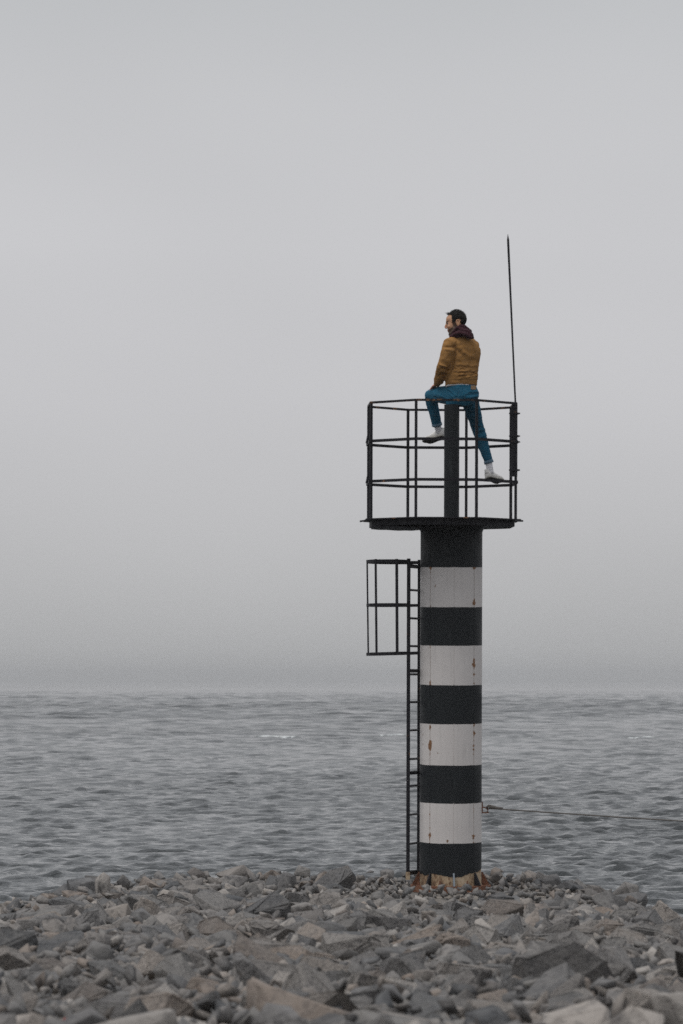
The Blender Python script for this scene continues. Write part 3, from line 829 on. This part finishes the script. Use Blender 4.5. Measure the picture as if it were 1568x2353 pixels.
# hands
def hand(B, w, kn, spread, tipdir, n_thumb):
    """w wrist, kn centre of knuckles, spread = unit vector across the knuckles, tipdir = where the fingers drop"""
    d = (kn-w).normalized(); nrm = spread.cross(d).normalized()
    B.rings([(w-d*.03, spread*.026, nrm*.019), (w, spread*.027, nrm*.018), (w+d*.03, spread*.036, nrm*.017), (kn, spread*.042, nrm*.015), (kn+d*.008, spread*.036, nrm*.011)], 14)
    L_ = (.070,.080,.074,.058)
    for i in range(4):
        t = (-1.5+i)/1.5; root = kn + spread*(t*.031) - d*.012*abs(t)
        a = root + (d*.75+tipdir*.45).normalized()*L_[i]*.45
        b_ = a + (d*.25+tipdir*.95).normalized()*L_[i]*.33
        c_ = b_ + (tipdir*1.0-d*.15).normalized()*L_[i]*.26
        B.tube([root-d*.02, root, a, b_, c_], [.0095,.0098,.0088,.0082,.0066], 10)
    r0 = w + d*.022 + spread*(n_thumb*.024); r1 = r0 + (d*.55+spread*n_thumb*.8).normalized()*.036; r2 = r1 + (d*.8+spread*n_thumb*.1+tipdir*.5).normalized()*.032; r3 = r2+(d*.6+tipdir*.8).normalized()*.022
    B.tube([r0-d*.015, r0, r1, r2, r3], [.012,.0125,.0105,.0095,.0070], 10)
knL = P(996.5, 886.5, .235)
hand(b, wrL, knL, Vector((-.50,-.80,-.22)).normalized(), Vector((-.55,.25,-.80)).normalized(), -1)
hand(b, wrR, wrR + Vector((.02,.075,-.015)), Vector((1,-.1,-.1)).normalized(), Vector((.1,.6,-.8)).normalized(), -1)
bm_ = remesh(b, .0048, 2, 'body', SKIN, .5)
# colour masks for stubble and lips
n = len(bm_.vertices); a = np.empty(n*3); bm_.vertices.foreach_get('co', a); a = a.reshape(-1,3)
q = (a-np.array(headc)) @ np.array([hfp, hl, hu]).T / HS
sm = lambda x, e0, e1: np.clip((x-e0)/(e1-e0), 0, 1)
hx, hy, hz = q[:,0], np.abs(q[:,1]), q[:,2]
inhead = (hz > -.135)
jawline = -.020 - .26*(hx-.0)           # beard starts below a line falling towards the mouth
beard = sm(-(hz-jawline), 0, .016)*sm(hx, -.036, -.022)
side = sm(hx, -.026, -.016)*sm(.026-hx, 0, .010)*sm(.02-hz, 0, .01)*sm(hy, .040, .05)   # sideburn
mous = sm(.018-np.abs(hx-.090), 0, .008)*sm(.008-np.abs(hz+.043), 0, .004)*sm(.034-hy, 0, .01)
lips = sm(.011-np.abs(hz+.060), 0, .004)*sm(hx, .076, .082)*sm(.022-hy, 0, .006)
cheekclear = sm(hx,.05,.06)*sm(hz,-.052,-.040)*(1-mous)
beard = np.clip(np.maximum.reduce([beard*(1-cheekclear), side*.9, mous*.9]), 0, 1)*inhead*(1-lips)
flush = np.clip(lips + .5*sm(hx,.094,.106)*sm(.0-hz,0,.01), 0, 1)*inhead + .55*(np.linalg.norm(a-np.array(knL),axis=1) < .12)
for nm_, val in (('beard', beard), ('flush', flush)):
    at = bm_.attributes.new(nm_, 'FLOAT', 'POINT'); at.data.foreach_set('value', val.astype(np.float32))
local(bm_); body = put_mesh('body', bm_)

HM = Mat('dark_hair', (.012,.011,.010), .7); HM.b.inputs['Specular IOR Level'].default_value = .12; hn = HM.noise(HM.coord('Object', (1,1,1)), 260, 3); HM.col(HM.mix(hn, (.004,.004,.004), (.016,.013,.011))); HM.bump(hn, .8, .004); HAIR = HM.m
# hair: thick cap sinking into the head at the hairline
hb = MB(); hb.ball(Vector((0,0,0)), 1, None, 72, 48)
rh = random.Random(8)
def hairmask(x, z):
    cl = lambda v: min(1.0, max(0.0, v))
    jit = noise.noise(Vector((x*70, z*70, 2))); z = z + .010*jit; x = x + .010*noise.noise(Vector((z*60, x*60, 8)))
    a_ = cl((z-.094)/.010) if x > .015 else 0
    c_ = cl((.030-x)/.008)
    lowz = .002 if x > -.020 else (.030 if x > -.066 else -.080)
    return max(a_, min(c_, cl((z-lowz)/.012)))
def hairpt(p):
    d = p.normalized()
    x = d.x*.102-.018; y = d.y*.081; z = d.z*.092+.044
    # hairline test: grow where hair is
    front = .052 + .20*max(0, z-.075)                      # forehead line
    g = 1.0
    hl_ = hairmask(x, z)
    low = 1.0 if hl_ > 0 else 0
    k = .86+.14*hl_
    nn_ = noise.noise(Vector((x*60, y*60, z*60)))*.035*hl_ + noise.noise(Vector((x*25, y*25, z*25)))*.04*hl_
    topk = 1+.05*hl_*max(0, d.z)*(1+d.x)
    q_ = Vector((d.x*.102, d.y*.081, d.z*.092))*(k*topk+nn_)
    return H(q_.x-.018, q_.y, q_.z+.044)
hb.xform(hairpt)
# tousled strands over the top and the short fringe
for i in range(900):
    th = rh.uniform(-math.pi, math.pi); ph = rh.uniform(.0, 1.25)
    d = Vector((math.sin(ph)*math.cos(th), math.sin(ph)*math.sin(th), math.cos(ph)))
    if d.x > .75 and d.z < .55: continue
    pr = Vector((d.x*.105-.018, d.y*.083, d.z*.097+.044))
    if hairmask(pr.x, pr.z) < .5: continue
    dirv = (d*.6+Vector((.55, rh.uniform(-.4,.4), .1))).normalized(); ln = rh.uniform(.008,.018)
    p0 = H(*pr); p1 = H(*(pr+dirv*ln)); sd = H(*(pr+Vector((0,.0018,0))))
    hb.add([p0-(sd-p0), sd, p1, p0+(p1-p0)*.2+hu*.002], [(0,1,2),(0,2,3),(1,3,2),(0,3,1)])
for i in range(70):
    pr = Vector((.058+rh.uniform(-.014,.016), rh.uniform(-.042,.045), .102+rh.uniform(-.004,.018)))
    dirv = Vector((.85, rh.uniform(-.3,.3), rh.uniform(.0,.7))).normalized(); ln = rh.uniform(.012,.030)
    p0 = H(*pr); p1 = H(*(pr+dirv*ln)); sd = Vector(H(pr.x, pr.y+.003, pr.z))
    hb.add([p0-(sd-p0), sd, p1, p0+hu*.004], [(0,1,2),(0,2,3),(1,3,2),(0,3,1)])
hm = hb.mesh('hair', HAIR, True); local(hm); put_mesh('hair', hm)
for s2 in (1, -1):
    e = MB(); e.tube([H(.089,s2*.012,.030), H(.088,s2*.026,.036), H(.074,s2*.046,.030)], [.004,.0052,.003], 8)
    em = e.mesh('eyebrow', HAIR, True); local(em); put_mesh('eyebrow', em)
    e = MB(); e.ball(H(.072, s2*.030, .010), .0125*HS); em = e.mesh('eye', Mat('eye', (.10,.08,.07), .2).m, True); local(em); eo = put_mesh('eye', em)
    e = MB(); e.tube([H(.088,s2*.020,.016), H(.086,s2*.032,.018), H(.076,s2*.043,.013)], [.0022,.003,.002], 6)
    em = e.mesh('eyelash', HAIR, True); local(em); put_mesh('eyelash', em, eo)

# cloth materials
def cloth(name, c0, c1, scale, weave, bumpd=.004, st=.4):
    m = Mat(name, rough=.9); co = m.coord(); n_ = m.noise(co, scale, 5, .6); w = m.noise(co, weave, 2)
    c = m.mix(n_, c0, c1); c = m.mix(m.ramp(w, [(.35,.35),(.6,0)]), c, tuple(x*.5 for x in c0)); m.col(c)
    m.bump(m.math('ADD', n_, m.math('MULTIPLY', w, .4)), st, bumpd)
    m.b.inputs['Sheen Weight'].default_value = .0; m.b.inputs['Specular IOR Level'].default_value = .15; return m.m
OCHRE = cloth('ochre_suede', (.225,.110,.030), (.41,.22,.080), 14, 190, .006, .5)
RIB = cloth('ochre_rib_knit', (.21,.095,.020), (.34,.17,.045), 20, 160)
MAROON = cloth('maroon_cotton', (.028,.010,.014), (.060,.022,.030), 20, 150)
DENIM = cloth('blue_denim', (.008,.070,.130), (.030,.160,.245), 12, 170, .005, .4)
CUFF = cloth('denim_inside', (.10,.17,.23), (.17,.25,.32), 20, 150)
SOCK = cloth('white_sock', (.74,.73,.75), (.86,.85,.87), 20, 150)
SHOE = cloth('off_white_leather', (.72,.70,.67), (.86,.84,.81), 14, 90, .002, .2)
SOLE = cloth('worn_dark_sole', (.035,.034,.030), (.09,.085,.075), 30, 120)
MID = cloth('grey_midsole', (.36,.35,.32), (.50,.48,.44), 30, 120)
TEE = cloth('white_tee', (.62,.60,.60), (.75,.73,.73), 20, 120)
PATCH = cloth('tan_leather_patch', (.32,.20,.12), (.42,.28,.17), 30, 120)

# jacket
j = MB()
def ring(px, py, y, a_, b_, tilt=0): return (P(px, py, y), rgt*a_, fwd*b_ + up*tilt)
j.rings([ring(1058.5, 886.5, .04, .166, .118, -.01), ring(1058.5, 876, .04, .172, .125), ring(1059.5, 862, .04, .178, .130), ring(1060, 848, .04, .174, .128),
         ring(1061.5, 832, .04, .178, .128), ring(1062.5, 815, .035, .190, .132), ring(1062, 802, .03, .190, .128), ring(1060.5, 791, .02, .178, .115), ring(1059, 782, .02, .140, .095),
         ring(1058, 775, .02, .085, .075)], 36, 2.25)
m1 = elL+(elL-(shL+wrL)/2)*.12
j.tube([P(1042,786,-.03), P(1034,790,-.07), P(1028,808,-.09), P(1022,828,-.09), m1, P(1012,858,.02), P(1009,872,.09), wrL+(elL-wrL)*.10], [.066,.075,.072,.064,.061,.060,.058,.045], 18)
j.tube([P(1078,787,.07), P(1085,794,.09), P(1088,812,.13), P(1086,832,.17), elR, P(1084,866,.27), wrR+(elR-wrR)*.1], [.062,.068,.066,.062,.058,.052,.040], 18)
jm = remesh(j, .006, 5, 'jacket', OCHRE, .5)
# folds pressed into the cloth
n = len(jm.vertices); a = np.empty(n*3); jm.vertices.foreach_get('co', a); a = a.reshape(-1,3)
nm = np.empty(n*3); jm.vertices.foreach_get('normal', nm); nm = nm.reshape(-1,3)
py_ = HOR+(EYE-a[:,2])*FPX/a[:,1]; px_a = 784+a[:,0]*FPX/a[:,1]
g_ = lambda x, c, w: np.exp(-((x-c)/w)**2)
d = np.zeros(n)
# waist folds that run across the small of the back, rising to the right
for (c0, sl, w, A, x0, x1) in ((856, -.06, 1.9, -.012, 1042, 1100), (860, .04, 1.5, .009, 1040, 1100), (863.5, -.14, 1.7, -.012, 1050, 1098), (867, -.16, 1.6, .008, 1050, 1098),
                                (849, .02, 1.8, -.008, 1040, 1075), (852, .10, 1.8, .007, 1038, 1096), (843, .12, 2.4, -.007, 1044, 1080), (838.5, .05, 2.6, .005, 1044, 1098)):
    xx = np.clip((px_a-x0)/6, 0, 1)*np.clip((x1-px_a)/6, 0, 1)
    d += A*xx*g_(py_ + 1.2*np.sin(px_a*.35+c0), c0+sl*(px_a-1065), w)
# long fold from the shoulder down over the shoulder blade
for (xa, ya, xb, yb, w, A) in ((1050, 784, 1066, 810, 4.5, .008), (1066, 810, 1088, 820, 4.5, .006), (1060, 792, 1076, 812, 4.5, -.008), (1085, 785, 1091, 806, 2.0, .008),
                               (1020, 797, 1044, 797, 2.6, -.013), (1044, 797, 1057, 812, 3.0, -.010), (1047, 804, 1038, 848, 1.8, -.017), (1024, 803, 1043, 806, 2.5, .006), (1012, 838, 1024, 842, 2.0, .012),
                               (1013, 846, 1028, 850, 1.8, -.010), (1010, 853, 1026, 856, 1.8, .008), (1008, 862, 1022, 862, 1.6, -.007), (1006, 869, 1018, 872, 1.6, .006), (1038, 848, 1021, 878, 1.8, -.016)):
    vx, vy = xb-xa, yb-ya; L2 = vx*vx+vy*vy
    t = np.clip(((px_a-xa)*vx+(py_-ya)*vy)/L2, 0, 1)
    dist = np.hypot(px_a-xa-t*vx, py_-ya-t*vy); d += A*np.exp(-(dist/w)**2)
front = np.clip(-nm[:,1]*2+.4, 0, 1)
nz_ = np.array([noise.noise(Vector(p)*Vector((11,11,17))) if False else noise.noise(Vector((p[0]*11, p[1]*11, p[2]*19))) for p in a])
nz2 = np.array([noise.noise(Vector((p[0]*27, p[1]*27, p[2]*34))) for p in a])
hem = g_(py_, 881.0, .8)*.0
seamline = np.where((px_a > 1020) & (a[:,1] < 41), -.006*g_(py_, 873.5, .9), 0)
a = a + nm*((d*front + .0065*nz_ + .003*nz2 + seamline)[:,None])
jm.vertices.foreach_set('co', a.ravel()); jm.update(); local(jm); jacket = put_mesh('jacket', jm)
# cuff on the left sleeve
c_ = MB(); dd = (wrL-elL).normalized(); c_.tube([wrL-dd*.055, wrL-dd*.03, wrL-dd*.004, wrL+dd*.006], [.040,.036,.036,.033], 18)
cm = c_.mesh('cuff', RIB, True); local(cm); put_mesh('cuff', cm, jacket)
c_ = MB(); dd = (wrR-elR).normalized(); c_.tube([wrR-dd*.055, wrR-dd*.03, wrR-dd*.004, wrR+dd*.006], [.040,.036,.036,.033], 18)
cm = c_.mesh('cuff', RIB, True); local(cm); put_mesh('cuff', cm, jacket)
# tee showing under the hem
t_ = MB(); t_.rings([ring(1058.5, 888.5, .04, .160, .112, -.01), ring(1058.5, 884, .04, .162, .114)], 36, 2.25)
tm = t_.mesh('tee_shirt', TEE, True); local(tm); put_mesh('tee_shirt', tm)

# hood bunched round the neck
h_ = MB()
hc = P(1055.5, 771, -.0)
path = []
for i in range(25):
    t = 2*math.pi*i/24; cx, cy = math.cos(t), math.sin(t)      # cy<0 is the back of the neck, towards us
    back = max(0, -cy)
    p = hc + rgt*(cx*.090+.020*back) + fwd*(cy*.088) + up*(.006+.022*back + .018*cx)
    path.append((p, .019+.014*back))
h_.tube([p for p, _ in path], [r for _, r in path], 14, flat=1.15)
h_.ball(P(1070, 763, -.075), (.088,.048,.030), Matrix.Rotation(R(26), 3, 'Y'))
h_.ball(P(1078, 768.5, -.075), (.050,.046,.026), Matrix.Rotation(R(42), 3, 'Y'))
h_.ball(P(1062,755,-.05), (.07,.045,.028), Matrix.Rotation(R(4), 3, 'Y'))
h_.tube([P(1034,775,-.055), P(1043,767.5,-.085), P(1055,764,-.115), P(1068,768,-.125), P(1080,775,-.11), P(1086,776,-.06)], [.009,.013,.017,.020,.020,.016], 12)
h_.tube([P(1038,767,-.03), P(1047,756,-.06), P(1057,749,-.072), P(1068,750,-.075), P(1079,760,-.08)], [.014,.016,.017,.017,.016], 12)
hm2 = remesh(h_, .005, 3, 'hood', MAROON, .5)
n = len(hm2.vertices); a = np.empty(n*3); hm2.vertices.foreach_get('co', a); a = a.reshape(-1,3)
nm = np.empty(n*3); hm2.vertices.foreach_get('normal', nm); nm = nm.reshape(-1,3)
nz_ = np.array([noise.noise(Vector((p[0]*20, p[1]*20, p[2]*45))) for p in a]); a = a+nm*(.006*nz_)[:,None]
hm2.vertices.foreach_set('co', a.ravel()); hm2.update(); local(hm2); put_mesh('hood', hm2)

# jeans
j = MB()
j.rings([ring(1060, 886, .04, .152, .110, -.01), ring(1061, 893, .045, .163, .120), ring(1062, 902, .05, .172, .130), ring(1061, 912, .05, .170, .135), ring(1058, 922, .05, .155, .120), ring(1052, 933, .05, .125, .09)], 32, 2.3)
thL = (hipL+kneeL)/2
j.tube([hipL+Vector((.05,-.02,.015)), hipL+up*.012, thL+up*(.008), kneeL+(thL-kneeL)*.22, kneeL+Vector((.006,.0,-.004)), kneeL+(ankL-kneeL)*.14, kneeL+(ankL-kneeL)*.45, kneeL+(ankL-kneeL)*.84],
       [.096,.102,.092,.074,.065,.064,.058,.048], 20)
thR = (hipR+kneeR)/2
j.tube([hipR+Vector((-.03,-.02,.02)), hipR, thR, kneeR+(thR-kneeR)*.2, kneeR+(ankR-kneeR)*.12, kneeR+(ankR-kneeR)*.5, kneeR+(ankR-kneeR)*.82],
       [.092,.092,.080,.068,.066,.055,.044], 20)
jm = remesh(j, .006, 5, 'jeans', DENIM, .5)
n = len(jm.vertices); a = np.empty(n*3); jm.vertices.foreach_get('co', a); a = a.reshape(-1,3)
nm = np.empty(n*3); jm.vertices.foreach_get('normal', nm); nm = nm.reshape(-1,3)
py_ = HOR+(EYE-a[:,2])*FPX/a[:,1]; px_a = 784+a[:,0]*FPX/a[:,1]
d = np.zeros(n)
for (xa, ya, xb, yb, w, A) in ((1086, 975, 1108, 979, 1.8, .009), (1088, 983, 1106, 979, 1.6, -.008), (1090, 990, 1112, 986, 1.8, .008), (1094, 998, 1114, 992, 1.6, -.007), (1098, 1006, 1116, 1000, 1.8, .006),
                               (1065, 890, 1067, 916, .9, .005), (1063, 890, 1065, 916, .9, -.004), (1070, 908, 1097, 904, 1.8, -.008), (1072, 914, 1096, 910, 1.7, .007), (1075, 900, 1096, 899, 1.6, .005), (1076, 922, 1098, 916, 1.8, -.007),
                               (1030, 898, 1046, 914, 2.0, -.007), (1010, 908, 1030, 918, 2.0, .006), (998, 912, 1010, 922, 1.8, -.008), (990, 918, 1004, 924, 1.8, .006), (1024, 889, 1036, 899, 1.5, .005), (1052, 905, 1048, 922, 2.0, -.006),
                               (985, 930, 1004, 934, 1.8, -.004), (988, 950, 1006, 955, 1.8, .004), (1084, 935, 1104, 940, 2.0, .004), (1084, 950, 1104, 954, 2, -.004)):
    vx, vy = xb-xa, yb-ya; L2 = vx*vx+vy*vy
    t = np.clip(((px_a-xa)*vx+(py_-ya)*vy)/L2, 0, 1)
    dist = np.hypot(px_a-xa-t*vx, py_-ya-t*vy); d += A*np.exp(-(dist/w)**2)
front = np.clip(-nm[:,1]*2+.4, 0, 1)
nz_ = np.array([noise.noise(Vector((p[0]*16, p[1]*16, p[2]*16))) for p in a]); nz2 = np.array([noise.noise(Vector((p[0]*40, p[1]*40, p[2]*55))) for p in a])
a = a + nm*((d*front + .005*nz_+.0025*nz2)[:,None])
# the seat is pressed flat on the post
flatz = seat.z-.012
near = (np.hypot(a[:,0]-seat.x, a[:,1]-Dt) < .105) & (a[:,2] < flatz)
a[near, 2] = flatz
jm.vertices.foreach_set('co', a.ravel()); jm.update(); local(jm); jeans = put_mesh('jeans', jm)
# leather patch on the waistband, rear yoke label
pc = P(1087.2, 891.2, -.02)
pt = MB(); pt.bar(P(1082, 889.6, -.052), P(1092.4, 890.4, .0), .008, .040); 
pm = pt.mesh('leather_patch', PATCH); local(pm); put_mesh('leather_patch', pm, jeans)
for (kn_, an_, r0) in ((kneeL, ankL, .054), (kneeR, ankR, .050)):
    d_ = (an_-kn_).normalized(); c0 = kn_+(an_-kn_)*.80; c1 = kn_+(an_-kn_)*.885
    u_ = MB(); u_.tube([c0, c0+(c1-c0)*.1, c0+(c1-c0)*.5, c0+(c1-c0)*.9, c1, c1-(c1-c0)*.1], [r0-.012, r0-.002, r0, r0, r0-.003, r0-.014], 22)
    um = u_.mesh('rolled_hem', CUFF, True); local(um); put_mesh('rolled_hem', um, jeans)

# socks and shoes
def shoe(heel, toe, anklept, width, roll):
    """heel and toe are points on the bottom of the sole"""
    f = (toe-heel); Ln = f.length; f.normalize()
    upv = (anklept-heel); upv = (upv - f*upv.dot(f)); 
    s = f.cross(upv).normalized(); u = s.cross(f).normalized()
    if roll: 
        s = (s*math.cos(roll)+u*math.sin(roll)).normalized(); u = s.cross(f).normalized()
    def Q(x, y, z): return heel + f*(x*Ln) + s*y + u*z
    prof = [(.00,.30,.000,.075),(.04,.36,.0,.085),(.15,.41,.0,.088),(.30,.40,.0,.086),(.45,.41,.0,.074),(.58,.46,.0,.060),(.72,.50,.0,.050),(.85,.46,.0,.042),(.95,.34,.0,.032),(1.0,.18,.0,.022)]
    W = width
    upper = MB()
    upper.rings([(Q(x, 0, .018+(z1-.018)/2), s*(w_*W), u*((z1-.018)/2+.004)) for x, w_, z0, z1 in prof], 20, 2.4)
    upper.rings([(Q(.20,0,.06), s*W*.38, f*.060), (Q(.19,0,.085), s*W*.36, f*.058), (Q(.17,0,.103), s*W*.34, f*.052)], 18)
    upper.tube([Q(.30,0,.085), Q(.5,0,.068), Q(.66,0,.052)], [.024,.022,.012], 10)
    for tx in (.40,.47,.54,.61): upper.tube([Q(tx,-.022,.078-.1*(tx-.4)), Q(tx,0,.096-.14*(tx-.4)), Q(tx,.022,.078-.1*(tx-.4))], .004, 6)
    um = remesh(upper, .0045, 3, 'shoe_upper', SHOE); local(um)
    so = MB()
    bot = [(x, w_*1.05) for x, w_, a_, b_ in prof]
    so.rings([(Q(x,0,.013+(.012 if x > .94 else 0)), s*(w_*W), u*.014) for x, w_ in bot], 18, 3.0)
    mm = so.mesh('midsole', MID, True); local(mm)
    tr = MB(); tr.rings([(Q(x,0,.001+(.012 if x > .94 else .002 if .36<x<.5 else 0)), s*(w_*W*1.01), u*.0065) for x, w_ in bot], 18, 3.0)
    tm_ = tr.mesh('outsole', SOLE, True); local(tm_)
    o1 = put_mesh('shoe', um); put_mesh('midsole', mm, o1); put_mesh('outsole', tm_, o1)
# left: ball of the foot on the rear middle rail, heel raised; right: arch on the rear lower rail
ballz = seat.z*0 + (base_z + ZMID + .017)
hL = P(1020, 1004, .46); tL = P(972.5, 1018, .66)
shoe(hL, tL, ankL, .108, R(-24))
hR = P(1119, 1099, .36); tR = P(1154, 1109, .53)
shoe(hR, tR, P(1126,1078,.42), .105, R(10))
for (kn_, an_, hh, tt) in ((kneeL, ankL, hL, tL), (kneeR, ankR, hR, tR)):
    p0 = kn_+(an_-kn_)*.82; p2 = hh+(tt-hh)*.22+Vector((0,0,.055)); 
    s_ = MB(); N = 18; pts = []; rad = []
    for i in range(N):
        t = i/(N-1); p = p0*(1-t)**2 + an_*2*t*(1-t) + p2*t*t if False else p0.lerp(p2, t)
        pts.append(p); rad.append(.036 - .002*t + (.0028 if i % 3 == 0 else -.0012))
    s_.tube(pts, rad, 18); sm_ = s_.mesh('sock', SOCK, True); local(sm_); put_mesh('sock', sm_)

# ------------------------------------------------------------------ sea mist
hz_ = MB().box((-3050, -120, -2.4), (3050, 3050, 9.0)).build('haze', None)
hz_.display_type = 'WIRE'; tag(hz_, 'pale sea mist over the water', 'haze', kind='stuff')
hm_ = bpy.data.materials.new('sea_mist'); hm_.use_nodes = True; t = hm_.node_tree; t.nodes.clear()
vo = t.nodes.new('ShaderNodeVolumePrincipled'); mo = t.nodes.new('ShaderNodeOutputMaterial')
vo.inputs['Color'].default_value = (.70,.705,.715,1); vo.inputs['Density'].default_value = .00035; vo.inputs['Anisotropy'].default_value = .0
t.links.new(vo.outputs[0], mo.inputs['Volume']); hz_.data.materials.append(hm_)
